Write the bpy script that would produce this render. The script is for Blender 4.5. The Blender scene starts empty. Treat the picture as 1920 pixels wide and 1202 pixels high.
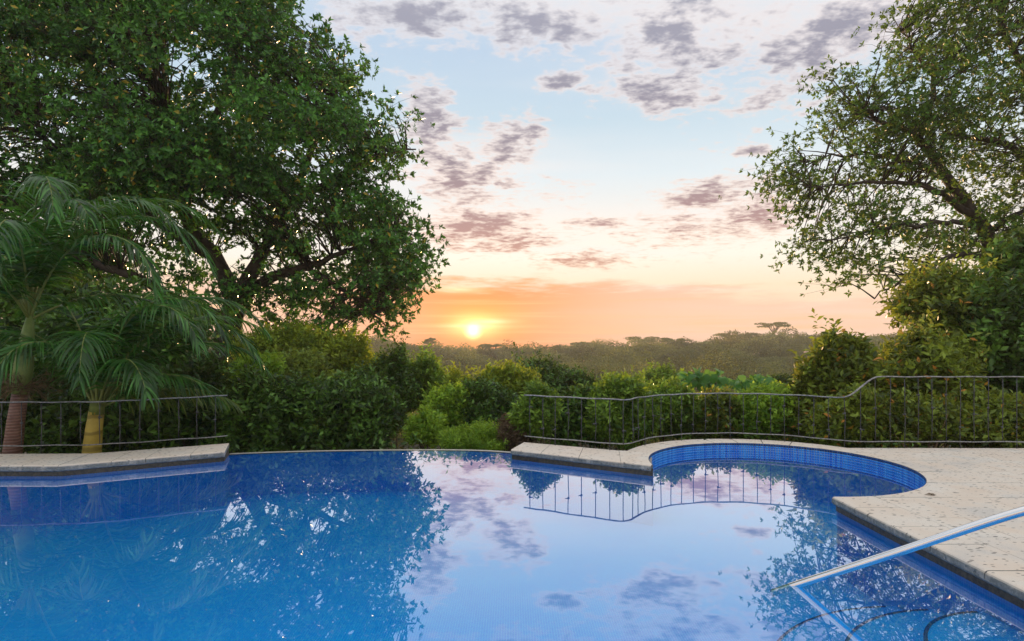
import bpy, bmesh, math, random
import numpy as np
from mathutils import Vector, Matrix

rng = np.random.default_rng(7)
random.seed(7)
SC = bpy.context.scene
COL = SC.collection
PI = math.pi

# ------------------------------------------------------------------ camera
F, HZ, EYE = 1100.0, 640.0, 2.0            # focal length and horizon of the view in picture units, eye height in metres
cam_d = bpy.data.cameras.new('camera')
cam = bpy.data.objects.new('camera', cam_d); COL.objects.link(cam)
cam.location = (0, 0, EYE); cam.rotation_euler = (PI/2, 0, 0)
cam_d.sensor_width = 36.0; cam_d.lens = F/1920*36.0
cam_d.shift_y = (HZ-601.0)/1920.0
cam_d.clip_start = 0.05; cam_d.clip_end = 3000
SC.camera = cam

def at(px, py, d):
    """world point in the direction of a picture position, at distance d metres in front"""
    return np.array(((px-960)/F*d, d, EYE-(py-HZ)/F*d))

# ------------------------------------------------------------------ world and sun
SUN_AZ = math.atan((887-960)/F)            # to the left of straight ahead
SUN_EL = math.radians(1.3)
W = bpy.data.worlds.new('World'); SC.world = W; W.use_nodes = True
nt = W.node_tree; nt.nodes.clear()

class V:
    """tiny expression wrapper over math nodes"""
    def __init__(s, sock, tree): s.s = sock; s.t = tree
    def op(s, o, b=None, c=None):
        n = s.t.nodes.new('ShaderNodeMath'); n.operation = o
        for i, v in enumerate((s, b, c)):
            if v is None: continue
            if isinstance(v, V): s.t.links.new(v.s, n.inputs[i])
            else: n.inputs[i].default_value = v
        return V(n.outputs[0], s.t)
    def __add__(s, b): return s.op('ADD', b)
    def __sub__(s, b): return s.op('SUBTRACT', b)
    def __mul__(s, b): return s.op('MULTIPLY', b)
    def __truediv__(s, b): return s.op('DIVIDE', b)
    __radd__ = __add__; __rmul__ = __mul__
    def __neg__(s): return s.op('MULTIPLY', -1.0)
    def exp(s): return V.const(s.t, math.e).op('POWER', s)
    @staticmethod
    def const(t, v):
        n = t.nodes.new('ShaderNodeValue'); n.outputs[0].default_value = v; return V(n.outputs[0], t)

def smooth(v, a, b, lo=0.0, hi=1.0):
    n = v.t.nodes.new('ShaderNodeMapRange'); n.interpolation_type = 'SMOOTHSTEP'
    v.t.links.new(v.s, n.inputs[0])
    for i, x in zip((1, 2, 3, 4), (a, b, lo, hi)): n.inputs[i].default_value = x
    return V(n.outputs[0], v.t)
def combine(t, x, y, z):
    n = t.nodes.new('ShaderNodeCombineXYZ')
    for i, v in enumerate((x, y, z)):
        if isinstance(v, V): t.links.new(v.s, n.inputs[i])
        else: n.inputs[i].default_value = v
    return n.outputs[0]
def noise(t, vec, scale, detail=5, rough=0.55, dist=0.0, lac=2.0):
    n = t.nodes.new('ShaderNodeTexNoise'); n.inputs['Scale'].default_value = scale
    n.inputs['Detail'].default_value = detail; n.inputs['Roughness'].default_value = rough
    n.inputs['Distortion'].default_value = dist; n.inputs['Lacunarity'].default_value = lac
    t.links.new(vec, n.inputs['Vector']); return V(n.outputs[0], t)
def mixc(t, f, a, b, blend='MIX'):
    n = t.nodes.new('ShaderNodeMix'); n.data_type = 'RGBA'; n.blend_type = blend
    for i, v in ((0, f), (6, a), (7, b)):
        if isinstance(v, V): t.links.new(v.s, n.inputs[i])
        elif isinstance(v, bpy.types.NodeSocket): t.links.new(v, n.inputs[i])
        else: n.inputs[i].default_value = v if i == 0 else (tuple(v)+(1,))[:4]
    return n.outputs[2]
def ramp(t, v, stops, interp='EASE'):
    n = t.nodes.new('ShaderNodeValToRGB'); n.color_ramp.interpolation = interp
    e = n.color_ramp.elements
    while len(e) < len(stops): e.new(0.5)
    for el, (p, c) in zip(e, stops): el.position = p; el.color = tuple(c)+(1,)
    t.links.new(v.s, n.inputs[0]); return n.outputs[0]
def lin(r, g, b):
    f = lambda c: c/12.92 if c <= 0.04045 else ((c+0.055)/1.055)**2.4
    return (f(r/255), f(g/255), f(b/255))

tc = nt.nodes.new('ShaderNodeTexCoord')
sep = nt.nodes.new('ShaderNodeSeparateXYZ'); nt.links.new(tc.outputs['Generated'], sep.inputs[0])
X, Y, Z = (V(sep.outputs[i], nt) for i in range(3))
az = X.op('ARCTAN2', Y); el = Z.op('ARCSINE')
DEG = PI/180

def adir(px, py):
    a = math.atan((px-960)/F); return a, math.atan((HZ-py)/F*math.cos(a))

# clear-sky colour by elevation (unseen part towards the zenith brightened to light the deck)
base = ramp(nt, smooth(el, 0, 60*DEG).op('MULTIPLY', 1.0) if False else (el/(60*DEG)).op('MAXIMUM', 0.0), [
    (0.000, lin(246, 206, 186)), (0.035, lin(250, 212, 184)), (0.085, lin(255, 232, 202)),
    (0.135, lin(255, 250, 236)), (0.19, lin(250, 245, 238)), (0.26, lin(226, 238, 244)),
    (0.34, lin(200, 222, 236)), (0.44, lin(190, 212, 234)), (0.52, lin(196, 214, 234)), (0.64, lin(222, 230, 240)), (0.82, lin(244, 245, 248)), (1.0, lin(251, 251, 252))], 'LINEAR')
sky = nt.nodes.new('ShaderNodeTexSky'); sky.sky_type = 'NISHITA'; sky.sun_disc = False
sky.sun_elevation = SUN_EL; sky.sun_rotation = SUN_AZ
sky.air_density = 1.0; sky.dust_density = 1.5
GAIN = 10.0                                 # the Background runs at strength 0.1

# pale streaks of high thin cloud
cp = combine(nt, X/(Z+0.11), Y/(Z+0.11), 0.0)
veil = noise(nt, combine(nt, X/(Z+0.11)*0.35+Y/(Z+0.11)*0.12, Y/(Z+0.11), 3.0), 1.3, 4, 0.5)
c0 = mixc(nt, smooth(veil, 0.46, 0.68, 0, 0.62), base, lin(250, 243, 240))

dirv = combine(nt, az, el, 0.0)
def blob(px, py, rx, ry, w=1.0, rot=0.0):
    """soft patch of sky: fades from w at its middle to nothing"""
    a0, e0 = adir(px, py); sa, se = rx/F*math.cos(a0)**2*1.75, ry/F*math.cos(a0)*1.75
    mp = nt.nodes.new('ShaderNodeMapping'); mp.vector_type = 'TEXTURE'
    mp.inputs['Location'].default_value = (a0, e0, 0); mp.inputs['Rotation'].default_value = (0, 0, rot); mp.inputs['Scale'].default_value = (sa, se, 1)
    g = nt.nodes.new('ShaderNodeTexGradient'); g.gradient_type = 'QUADRATIC_SPHERE'
    nt.links.new(dirv, mp.inputs[0]); nt.links.new(mp.outputs[0], g.inputs[0])
    v = V(g.outputs['Fac'], nt)
    return v if w == 1.0 else v*w
cover = None
for b in [(800, 235, 60, 80, .95, .2), (850, 330, 70, 70, .9, .3), (955, 265, 75, 42, .95, .35), (900, 335, 80, 45, .8, 0),
          (890, 425, 120, 45, 1.0, .15), (960, 455, 120, 22, .85, .1), (1095, 487, 120, 22, .7, 0), (1115, 420, 90, 14, .62, 0),
          (1040, 355, 70, 40, .35, 0), (1330, 362, 110, 34, .95, .1), (1420, 400, 90, 50, .9, 0), (1410, 282, 55, 12, .9, 0),
          (1290, 425, 170, 60, .45, 0),
          (760, 25, 200, 55, .75, .1), (1010, 50, 230, 48, .85, -.05), (1260, 60, 190, 90, .85, 0), (1250, 165, 150, 45, .8, -.1),
          (1060, 160, 70, 25, .75, 0), (1560, 60, 250, 90, .85, .3), (1480, 150, 200, 60, .55, .2), (1250, 462, 120, 14, .35, 0)]:
    v = blob(*b); cover = v if cover is None else cover.op('MAXIMUM', v)
# elsewhere the same sort of broken cloud drifts on
wide = noise(nt, cp, 0.45, 2, 0.5)
out_el = smooth(el, 30*DEG, 40*DEG)
out_az = smooth(az.op('ABSOLUTE'), 40*DEG, 50*DEG)*smooth(el, 6*DEG, 12*DEG)
cover = cover.op('MAXIMUM', smooth(wide, 0.42, 0.62, 0.0, 0.35)*out_el.op('MAXIMUM', out_az))
n1 = noise(nt, cp, 6.6, 4, 0.62, 0.35)
n2 = noise(nt, combine(nt, X/(Z+0.11)+4.1, Y/(Z+0.11)*1.4, 5.0), 19.0, 3, 0.6)
dens = n1*0.62+n2*0.38+cover.op('POWER', 0.55)*0.40
dl = smooth(dens, 0.70, 0.88)               # body
dt = smooth(dens, 0.62, 0.75)               # thin edge
ccol = ramp(nt, (el/(30*DEG)).op('MAXIMUM', 0.0), [(0.0, lin(236, 176, 140)), (0.22, lin(205, 150, 132)), (0.36, lin(172, 134, 136)),
                                  (0.55, lin(142, 130, 144)), (0.8, lin(146, 146, 164)), (1.0, lin(158, 160, 178))], 'LINEAR')
edge = ramp(nt, (el/(30*DEG)).op('MAXIMUM', 0.0), [(0.0, lin(255, 214, 170)), (0.35, lin(252, 222, 205)), (0.7, lin(248, 228, 222)), (1.0, lin(238, 232, 234))], 'LINEAR')
c1 = mixc(nt, dt*0.62, c0, edge)
c2 = mixc(nt, dl*0.92, c1, ccol)
# the long low bank over the horizon, orange round the sun and peach farther off
bn = noise(nt, combine(nt, az*5.0, el*34.0, 1.0), 1.7, 5, 0.6)
top = (el+(bn-0.5)*(5.5*DEG)) + smooth(az, 8*DEG, 30*DEG, 0, 1.6*DEG)
bank = smooth(top, 4.5*DEG, 6.3*DEG, 1.0, 0.0)*smooth(az.op('ABSOLUTE'), 20*DEG, 46*DEG, 1.0, 0.55)
streak = noise(nt, combine(nt, az*1.5, el*60.0, 7.0), 1.4, 4, 0.6)
warm = (-(((az-SUN_AZ)/(13*DEG)).op('POWER', 2.0))).exp()
bcol = mixc(nt, warm, lin(243, 200, 176), lin(249, 134, 44))
bcol = mixc(nt, smooth(streak, 0.48, 0.70, 0, 0.75), bcol, lin(255, 190, 128))
c3 = mixc(nt, bank*0.88, c2, bcol)
# glow and the sun itself just over the trees
def glow(px, py, rx, ry): return blob(px, py, rx, ry)
c4 = mixc(nt, glow(895, 602, 80, 34)*0.95, c3, lin(255, 205, 70))
c4 = mixc(nt, (glow(925, 603, 48, 6)*0.9).op('MAXIMUM', glow(880, 611, 110, 5)*0.55).op('MAXIMUM', glow(860, 543, 60, 8)*0.8), c4, lin(255, 250, 190))
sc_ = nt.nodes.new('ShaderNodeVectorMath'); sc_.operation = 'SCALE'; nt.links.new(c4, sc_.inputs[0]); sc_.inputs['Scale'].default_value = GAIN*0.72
ns = nt.nodes.new('ShaderNodeVectorMath'); ns.operation = 'SCALE'; nt.links.new(sky.outputs[0], ns.inputs[0]); ns.inputs['Scale'].default_value = 0.05
core = glow(887, 621, 13, 12)*(GAIN*3)+glow(890, 613, 46, 22)*(GAIN*0.9)
corec = nt.nodes.new('ShaderNodeVectorMath'); corec.operation = 'SCALE'; corec.inputs[0].default_value = (1.0, 0.82, 0.36); nt.links.new(core.s, corec.inputs['Scale'])
a1 = nt.nodes.new('ShaderNodeVectorMath'); nt.links.new(sc_.outputs[0], a1.inputs[0]); nt.links.new(ns.outputs[0], a1.inputs[1])
a2 = nt.nodes.new('ShaderNodeVectorMath'); nt.links.new(a1.outputs[0], a2.inputs[0]); nt.links.new(corec.outputs[0], a2.inputs[1])
bg = nt.nodes.new('ShaderNodeBackground'); bg.inputs['Strength'].default_value = 0.1
wo = nt.nodes.new('ShaderNodeOutputWorld')
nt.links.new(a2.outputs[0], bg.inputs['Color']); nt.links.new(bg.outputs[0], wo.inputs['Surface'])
W.cycles.sampling_method = 'MANUAL'; W.cycles.sample_map_resolution = 1024

sun_d = bpy.data.lights.new('sun', 'SUN'); sun_d.energy = 5.0; sun_d.angle = math.radians(0.6); sun_d.color = (1.0, 0.62, 0.30)
sun = bpy.data.objects.new('sun', sun_d); COL.objects.link(sun)
sdir = Vector((math.sin(SUN_AZ)*math.cos(SUN_EL), math.cos(SUN_AZ)*math.cos(SUN_EL), math.sin(SUN_EL)))
sun.rotation_euler = sdir.to_track_quat('Z', 'Y').to_euler(); sun.location = (-20, 60, 40)

vs = SC.view_settings; vs.view_transform = 'Standard'; vs.look = 'None'; vs.exposure = 0.5; vs.gamma = 1.0; vs.use_curve_mapping = False
SC.render.engine = 'CYCLES'
SC.cycles.use_denoising = True
SC.cycles.max_bounces = 6; SC.cycles.diffuse_bounces = 3; SC.cycles.glossy_bounces = 3
SC.cycles.transmission_bounces = 4; SC.cycles.transparent_max_bounces = 8; SC.cycles.volume_bounces = 1
SC.cycles.caustics_reflective = False; SC.cycles.caustics_refractive = False

# ------------------------------------------------------------------ materials
def new_mat(name):
    m = bpy.data.materials.new(name); m.use_nodes = True
    t = m.node_tree; t.nodes.clear()
    o = t.nodes.new('ShaderNodeOutputMaterial'); return m, t, o
def principled(t, **k):
    p = t.nodes.new('ShaderNodeBsdfPrincipled')
    for n, v in k.items():
        n = n.replace('_', ' ')
        if isinstance(v, V): t.links.new(v.s, p.inputs[n])
        elif isinstance(v, bpy.types.NodeSocket): t.links.new(v, p.inputs[n])
        else: p.inputs[n].default_value = (tuple(v)+(1,))[:4] if isinstance(v, (tuple, list)) else v
    return p
def obj_vec(t): return t.nodes.new('ShaderNodeTexCoord').outputs['Object']
def pos_vec(t): return t.nodes.new('ShaderNodeNewGeometry').outputs['Position']
def bump(t, h, strength=0.3, dist=0.01):
    b = t.nodes.new('ShaderNodeBump'); b.inputs['Strength'].default_value = strength; b.inputs['Distance'].default_value = dist
    t.links.new(h.s, b.inputs['Height']); return b.outputs[0]

def leaf_mat(name, dark, light, trans, tr=0.35, rough=0.42, odd=None, spec=0.3, nscale=0.9, vary=0.65):
    m, t, o = new_mat(name)
    g = t.nodes.new('ShaderNodeNewGeometry')
    rnd = V(g.outputs['Random Per Island'], t)
    nz = noise(t, g.outputs['Position'], nscale, 3, 0.6)
    f = (rnd.op('POWER', 1.6)*(vary*1.9)*smooth(nz, 0.32, 0.66, .30, 1.15)+smooth(nz, 0.4, 0.75)*(.62-vary*.6)).op('MINIMUM', 1.0)
    c = mixc(t, f, dark, light)
    if odd:
        c = mixc(t, smooth(rnd, 0.972, 0.978), c, odd)
    p = principled(t, Base_Color=c, Roughness=rough); p.inputs['Specular IOR Level'].default_value = spec
    tl = t.nodes.new('ShaderNodeBsdfTranslucent')
    t.links.new(mixc(t, rnd*0.5, trans, tuple(x*1.5 for x in trans)), tl.inputs['Color'])
    mx = t.nodes.new('ShaderNodeMixShader'); mx.inputs[0].default_value = tr
    t.links.new(p.outputs[0], mx.inputs[1]); t.links.new(tl.outputs[0], mx.inputs[2]); t.links.new(mx.outputs[0], o.inputs[0])
    return m
def bark_mat(name, a, b, scale=6.0):
    m, t, o = new_mat(name)
    n = noise(t, pos_vec(t), scale, 6, 0.65)
    p = principled(t, Base_Color=mixc(t, smooth(n, 0.3, 0.7), a, b), Roughness=0.85, Normal=bump(t, n, 0.6, 0.03))
    t.links.new(p.outputs[0], o.inputs[0]); return m

M = {}
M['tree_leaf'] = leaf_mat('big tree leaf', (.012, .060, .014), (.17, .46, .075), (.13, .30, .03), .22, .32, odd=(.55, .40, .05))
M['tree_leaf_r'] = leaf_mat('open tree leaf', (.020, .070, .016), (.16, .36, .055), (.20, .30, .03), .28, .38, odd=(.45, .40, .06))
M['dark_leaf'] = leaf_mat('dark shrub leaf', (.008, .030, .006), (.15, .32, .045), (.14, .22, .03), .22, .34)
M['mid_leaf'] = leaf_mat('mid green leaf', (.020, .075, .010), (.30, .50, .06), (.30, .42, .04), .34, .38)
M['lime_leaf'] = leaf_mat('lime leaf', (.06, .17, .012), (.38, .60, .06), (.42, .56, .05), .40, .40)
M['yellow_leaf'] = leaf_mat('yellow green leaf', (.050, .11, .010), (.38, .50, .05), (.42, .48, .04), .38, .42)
M['olive_leaf'] = leaf_mat('olive leaf', (.035, .075, .014), (.26, .38, .06), (.36, .40, .05), .36, .45)
M['brown_leaf'] = leaf_mat('dry leaf', (0.080, 0.061, 0.041), (0.217, 0.160, 0.102), (0.290, 0.174, 0.072), .3, .6)
M['thicket_leaf'] = leaf_mat('thicket leaf', (.018, .048, .008), (.30, .42, .05), (.34, .38, .04), .32, .36, odd=(.60, .25, .04))
M['big_leaf'] = leaf_mat('broad leaf', (.020, .10, .015), (.075, .26, .035), (.20, .38, .05), .34, .35)
M['palm_leaf'] = leaf_mat('palm leaflet', (.004, .030, .006), (.075, .25, .035), (.12, .30, .03), .22, .28, spec=.4, nscale=1.6)
M['palm_leaf_y'] = leaf_mat('yellowing palm leaflet', (.060, .13, .020), (.17, .25, .04), (.34, .36, .05), .34, .34, spec=.45)
M['forest_leaf'] = leaf_mat('far forest leaf', (.030, .060, .020), (.19, .22, .06), (.32, .32, .06), .30, .6, nscale=.13, vary=.3)
M['forest_dark'] = leaf_mat('far dark forest leaf', (.016, .034, .012), (.085, .12, .035), (.22, .22, .04), .26, .6, nscale=.13, vary=.3)
M['forest_pale'] = leaf_mat('far pale forest leaf', (.075, .10, .03), (.28, .30, .09), (.36, .36, .08), .30, .6, nscale=.13, vary=.3)
M['bark'] = bark_mat('dark bark', (.022, .017, .013), (.075, .058, .044), 5)
M['twig'] = bark_mat('twig', (.05, .035, .022), (.14, .10, .065), 9)
M['tan_twig'] = bark_mat('tan twig', (.14, .09, .045), (.30, .21, .11), 9)

def palm_stem(name, a, b, ring):
    m, t, o = new_mat(name)
    s = t.nodes.new('ShaderNodeSeparateXYZ'); t.links.new(pos_vec(t), s.inputs[0])
    n = noise(t, pos_vec(t), 4.0, 5, 0.6)
    w = (V(s.outputs[2], t)*(2*PI/ring)+n*2.5).op('SINE')
    c = mixc(t, smooth(w, 0.55, 0.95)*0.7, mixc(t, smooth(n, .3, .7), a, b), tuple(x*0.45 for x in a))
    p = principled(t, Base_Color=c, Roughness=0.55, Normal=bump(t, w, 0.4, 0.01))
    t.links.new(p.outputs[0], o.inputs[0]); return m
M['stem_yellow'] = palm_stem('yellow palm stem', (.46, .34, .05), (.62, .48, .09), 0.30)
M['stem_red'] = palm_stem('red brown palm trunk', (.17, .085, .065), (.30, .17, .13), 0.055)
M['shaft_green'] = palm_stem('green crownshaft', (.14, .22, .05), (.26, .34, .09), 0.9)

# pitted pale coral stone
def stone_mat():
    m, t, o = new_mat('pitted coral stone')
    g = t.nodes.new('ShaderNodeNewGeometry'); P = g.outputs['Position']
    oi = t.nodes.new('ShaderNodeObjectInfo'); r = V(oi.outputs['Random'], t)
    n = noise(t, P, 2.2, 6, 0.6); f = noise(t, P, 38, 4, 0.6)
    mp = t.nodes.new('ShaderNodeMapping'); t.links.new(P, mp.inputs[0]); mp.inputs['Scale'].default_value = (.75, 1.7, 1.4); mp.inputs['Rotation'].default_value = (0, 0, .5)
    vo = t.nodes.new('ShaderNodeTexVoronoi'); vo.inputs['Scale'].default_value = 15; t.links.new(mp.outputs[0], vo.inputs['Vector'])
    pn = noise(t, mp.outputs[0], 9, 3, 0.6)
    pit = smooth(V(vo.outputs['Distance'], t)+(pn*-0.95), -0.365, -0.235, 1, 0)
    fine = smooth(noise(t, mp.outputs[0], 60, 3, 0.7), 0.62, 0.70)*smooth(n, .45, .6)
    pits = pit.op('MAXIMUM', fine*0.7)
    c = mixc(t, smooth(n, .3, .7), (.77, .65, .53), (.84, .78, .69))
    c = mixc(t, r*0.5, c, (.78, .67, .56))
    c = mixc(t, smooth(noise(t, P, 1.1, 4, .6), .52, .7)*0.5, c, (.52, .50, .48))
    c = mixc(t, smooth(f, .55, .8)*0.2, c, (.40, .33, .27))
    c = mixc(t, pits*0.8, c, (.10, .085, .075))
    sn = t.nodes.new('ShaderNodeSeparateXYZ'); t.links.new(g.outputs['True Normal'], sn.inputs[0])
    stain_dim = smooth(V(sn.outputs[2], t), .25, .85, 1, 0)*smooth(noise(t, P, 7, 4, .6), .25, .55, .45, 1.0)
    c = mixc(t, stain_dim*0.86, c, mixc(t, smooth(f, .4, .7), (.075, .105, .11), (.21, .25, .24)))     # stain on side and under faces, tone darkened to dim their reflection in water
    h = pits*-1.0+f*0.15
    p = principled(t, Base_Color=c, Roughness=0.62, Normal=bump(t, h, 0.7, 0.012))
    t.links.new(p.outputs[0], o.inputs[0]); return m
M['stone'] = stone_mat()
def plain(name, a, b, scale, rough=0.7, b_str=0.3, metal=0.0):
    m, t, o = new_mat(name); n = noise(t, pos_vec(t), scale, 6, 0.62)
    p = principled(t, Base_Color=mixc(t, smooth(n, .3, .7), a, b), Roughness=rough, Metallic=metal, Normal=bump(t, n, b_str, 0.01))
    t.links.new(p.outputs[0], o.inputs[0]); return m
M['grout'] = plain('deck bed', (.34, .29, .24), (.46, .40, .34), 20)
M['band'] = plain('dark waterline band', (.030, .026, .018), (.11, .085, .05), 26, .5, .6)
M['soil'] = plain('leafy soil', (.020, .018, .010), (.06, .055, .025), 1.4, .95, .8)
M['iron'] = plain('wrought iron', (.035, .038, .045), (.08, .082, .09), 30, .30, .3, 0.3)
M['iron_highlit'] = plain('iron rail with painted highlight', (.14, .145, .15), (.34, .34, .34), 22, .30, .3, 0.5)  # rails paler than the balusters: bright sky highlights put into the base colour
M['steel'] = plain('polished steel', (.78, .78, .78), (.84, .84, .84), 3, .14, 0.0, 1.0)
M['lip'] = plain('pale weir lip', (.60, .55, .48), (.74, .69, .62), 8, .35, .2)

def mosaic_mat(name, tile, lo, hi, joint):
    m, t, o = new_mat(name)
    g = t.nodes.new('ShaderNodeNewGeometry')
    s = t.nodes.new('ShaderNodeSeparateXYZ'); t.links.new(g.outputs['Position'], s.inputs[0])
    sn = t.nodes.new('ShaderNodeSeparateXYZ'); t.links.new(g.outputs['Normal'], sn.inputs[0])
    def lines(v):
        fr = (v/tile).op('FRACT'); return smooth((fr-0.5).op('ABSOLUTE'), 0.43, 0.46)
    px, py, pz = (V(s.outputs[i], t) for i in range(3))
    nx, ny, nz = (V(sn.outputs[i], t).op('ABSOLUTE') for i in range(3))
    lx, ly, lz = lines(px), lines(py), lines(pz)
    j = (lx*smooth(nx, .6, .9, 1, 0)).op('MAXIMUM', ly*smooth(ny, .6, .9, 1, 0)).op('MAXIMUM', lz*smooth(nz, .6, .9, 1, 0))
    wn = t.nodes.new('ShaderNodeTexWhiteNoise'); wn.noise_dimensions = '3D'
    t.links.new(combine(t, (px/tile).op('FLOOR'), (py/tile).op('FLOOR'), (pz/tile).op('FLOOR')), wn.inputs['Vector'])
    big = noise(t, g.outputs['Position'], 2.0, 5, .65)
    f = V(wn.outputs['Value'], t)*0.5+smooth(big, .3, .7)*0.5
    c = mixc(t, f, lo, hi)
    c = mixc(t, j*0.9, c, joint)
    p = principled(t, Base_Color=c, Roughness=0.5, Normal=bump(t, j*-1.0, .25, .003)); p.inputs['Specular IOR Level'].default_value = 0.0   # under water the glaze has no shine
    t.links.new(p.outputs[0], o.inputs[0]); return m
M['mosaic'] = mosaic_mat('blue glass mosaic', 0.025, (.001, .26, .94), (.003, .36, .99), (.10, .60, 1.0))
def tile_mat(name, lo, hi):
    m, t, o = new_mat(name); g = t.nodes.new('ShaderNodeNewGeometry')
    c = mixc(t, V(g.outputs['Random Per Island'], t), lo, hi)
    p = principled(t, Base_Color=c, Roughness=0.14); t.links.new(p.outputs[0], o.inputs[0]); return m
M['tile'] = tile_mat('small blue tile', (.004, .19, .74), (.06, .40, .90))
M['tile_dark'] = tile_mat('navy tile', (.004, .035, .14), (.012, .09, .28))
M['tile_pale'] = plain('pale grout', (.55, .64, .74), (.68, .74, .80), 20, .4, .1)

def water_mat():
    m, t, o = new_mat('pool water')
    lw = t.nodes.new('ShaderNodeLayerWeight'); lw.inputs['Blend'].default_value = 0.5
    P = pos_vec(t)
    nb = noise(t, P, 1.1, 3, .5)
    bn_ = bump(t, nb, 0.03, 0.02)
    t.links.new(bn_, lw.inputs['Normal'])
    f = V(lw.outputs['Facing'], t)
    r = ramp(t, f, [(0.0, (.03,)*3), (0.30, (.03,)*3), (0.46, (.09,)*3), (0.545, (.27,)*3), (0.69, (.52,)*3), (0.80, (.66,)*3), (1.0, (.95,)*3)], 'LINEAR')
    tr = t.nodes.new('ShaderNodeBsdfTransparent'); tr.inputs['Color'].default_value = (.80, 1.0, 1.0, 1)
    gl = t.nodes.new('ShaderNodeBsdfGlossy'); gl.inputs['Roughness'].default_value = 0.0; gl.inputs['Color'].default_value = (1, 1, 1, 1)
    t.links.new(bn_, gl.inputs['Normal'])
    mx = t.nodes.new('ShaderNodeMixShader')
    t.links.new(r, mx.inputs[0]); t.links.new(tr.outputs[0], mx.inputs[1]); t.links.new(gl.outputs[0], mx.inputs[2])
    t.links.new(mx.outputs[0], o.inputs[0]); return m
M['water'] = water_mat()

# ------------------------------------------------------------------ object helpers
def link(name, me, mat=None, parent=None, kind=None):
    if isinstance(mat, str): mat = M[mat]
    if mat and not me.materials: me.materials.append(mat)
    o = bpy.data.objects.new(name, me); COL.objects.link(o)
    if parent: o.parent = parent
    if kind: o['kind'] = kind
    return o
def tag(o, label, cat, group=None):
    o['label'] = label; o['category'] = cat
    if group: o['group'] = group
    return o
def thing(name, label, cat, loc=(0, 0, 0), group=None):
    o = bpy.data.objects.new(name, None); COL.objects.link(o); o.empty_display_size = 0.2
    o.location = loc; return tag(o, label, cat, group)
def mesh_np(name, verts, faces, smooth_=False):
    """verts (n,3), faces (m,k) with one k"""
    verts = np.asarray(verts, np.float32); faces = np.asarray(faces, np.int32)
    me = bpy.data.meshes.new(name); k = faces.shape[1]; m = len(faces)
    me.vertices.add(len(verts)); me.vertices.foreach_set('co', verts.ravel())
    me.loops.add(m*k); me.loops.foreach_set('vertex_index', faces.ravel())
    me.polygons.add(m); me.polygons.foreach_set('loop_start', np.arange(0, m*k, k, dtype=np.int32))
    if smooth_: me.polygons.foreach_set('use_smooth', np.ones(m, bool))
    me.update(calc_edges=True); return me
def local(me, loc):
    me.transform(Matrix.Translation(-Vector(loc))); return me

def unit(v): return v/np.maximum(np.linalg.norm(v, axis=-1, keepdims=True), 1e-9)
def leaf_arrays(P, D, U, L, Wd, fold=0.12, droop=0.15):
    """kite leaves folded along the vein; returns verts and tris"""
    n = len(P); D = unit(D); S = unit(np.cross(D, U)); N = np.cross(S, D)
    L = np.broadcast_to(np.asarray(L, float), (n,))[:, None]; Wd = np.broadcast_to(np.asarray(Wd, float), (n,))[:, None]
    v = np.empty((n, 4, 3))
    v[:, 0] = P
    mid = P+D*L*0.5
    v[:, 1] = mid+S*Wd*0.5+N*Wd*fold
    v[:, 3] = mid-S*Wd*0.5+N*Wd*fold
    v[:, 2] = P+D*L-N*L*droop
    i = (np.arange(n)*4)[:, None]
    f = np.concatenate([i+np.array([[0, 1, 2]]), i+np.array([[0, 2, 3]])], 0)
    return v.reshape(-1, 3), f
def join_np(parts):
    vs_, fs, o = [], [], 0
    for v, f in parts:
        vs_.append(v); fs.append(f+o); o += len(v)
    return np.concatenate(vs_), np.concatenate(fs)

def tube_arrays(pts, radii, sides=6):
    pts = np.asarray(pts, float); n = len(pts)
    radii = np.broadcast_to(np.asarray(radii, float), (n,))
    t = unit(np.gradient(pts, axis=0))
    ref = np.array((0.31, 0.17, 0.93)); a = unit(np.cross(t, ref)); b = np.cross(t, a)
    ang = np.arange(sides)/sides*2*PI
    ring = pts[:, None]+radii[:, None, None]*(a[:, None]*np.cos(ang)[None, :, None]+b[:, None]*np.sin(ang)[None, :, None])
    v = ring.reshape(-1, 3)
    i, j = np.meshgrid(np.arange(n-1), np.arange(sides), indexing='ij'); j2 = (j+1) % sides
    f = np.stack([i*sides+j, i*sides+j2, (i+1)*sides+j2, (i+1)*sides+j], -1).reshape(-1, 4)
    c0, c1 = len(v), len(v)+1
    v = np.concatenate([v, pts[:1], pts[-1:]])
    k = np.arange(sides)
    caps = np.concatenate([np.stack([np.full(sides, c0), (k+1) % sides, k, k], -1), np.stack([np.full(sides, c1), (n-1)*sides+k, (n-1)*sides+(k+1) % sides, (n-1)*sides+(k+1) % sides], -1)])
    tri = np.concatenate([f[:, [0, 1, 2]], f[:, [0, 2, 3]], caps[:, :3]])
    return v, tri
def curve_pts(ctrl, n):
    """smooth polyline through control points (Catmull-Rom)"""
    c = np.asarray(ctrl, float); c = np.concatenate([[2*c[0]-c[1]], c, [2*c[-1]-c[-2]]])
    out = []; segs = len(c)-3
    for q in np.linspace(0, segs, n):
        s = min(int(q), segs-1); u = q-s
        p0, p1, p2, p3 = c[s:s+4]
        out.append(0.5*((2*p1)+(-p0+p2)*u+(2*p0-5*p1+4*p2-p3)*u*u+(-p0+3*p1-3*p2+p3)*u**3))
    return np.array(out)
def tube(name, pts, radii, mat, parent=None, sides=8, kind=None, loc=None):
    v, f = tube_arrays(pts, radii, sides); me = mesh_np(name, v, f, True)
    if loc is not None: local(me, loc)
    return link(name, me, mat, parent, kind)
def rand_dir(n):
    return unit(rng.normal(size=(n, 3)))

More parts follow.
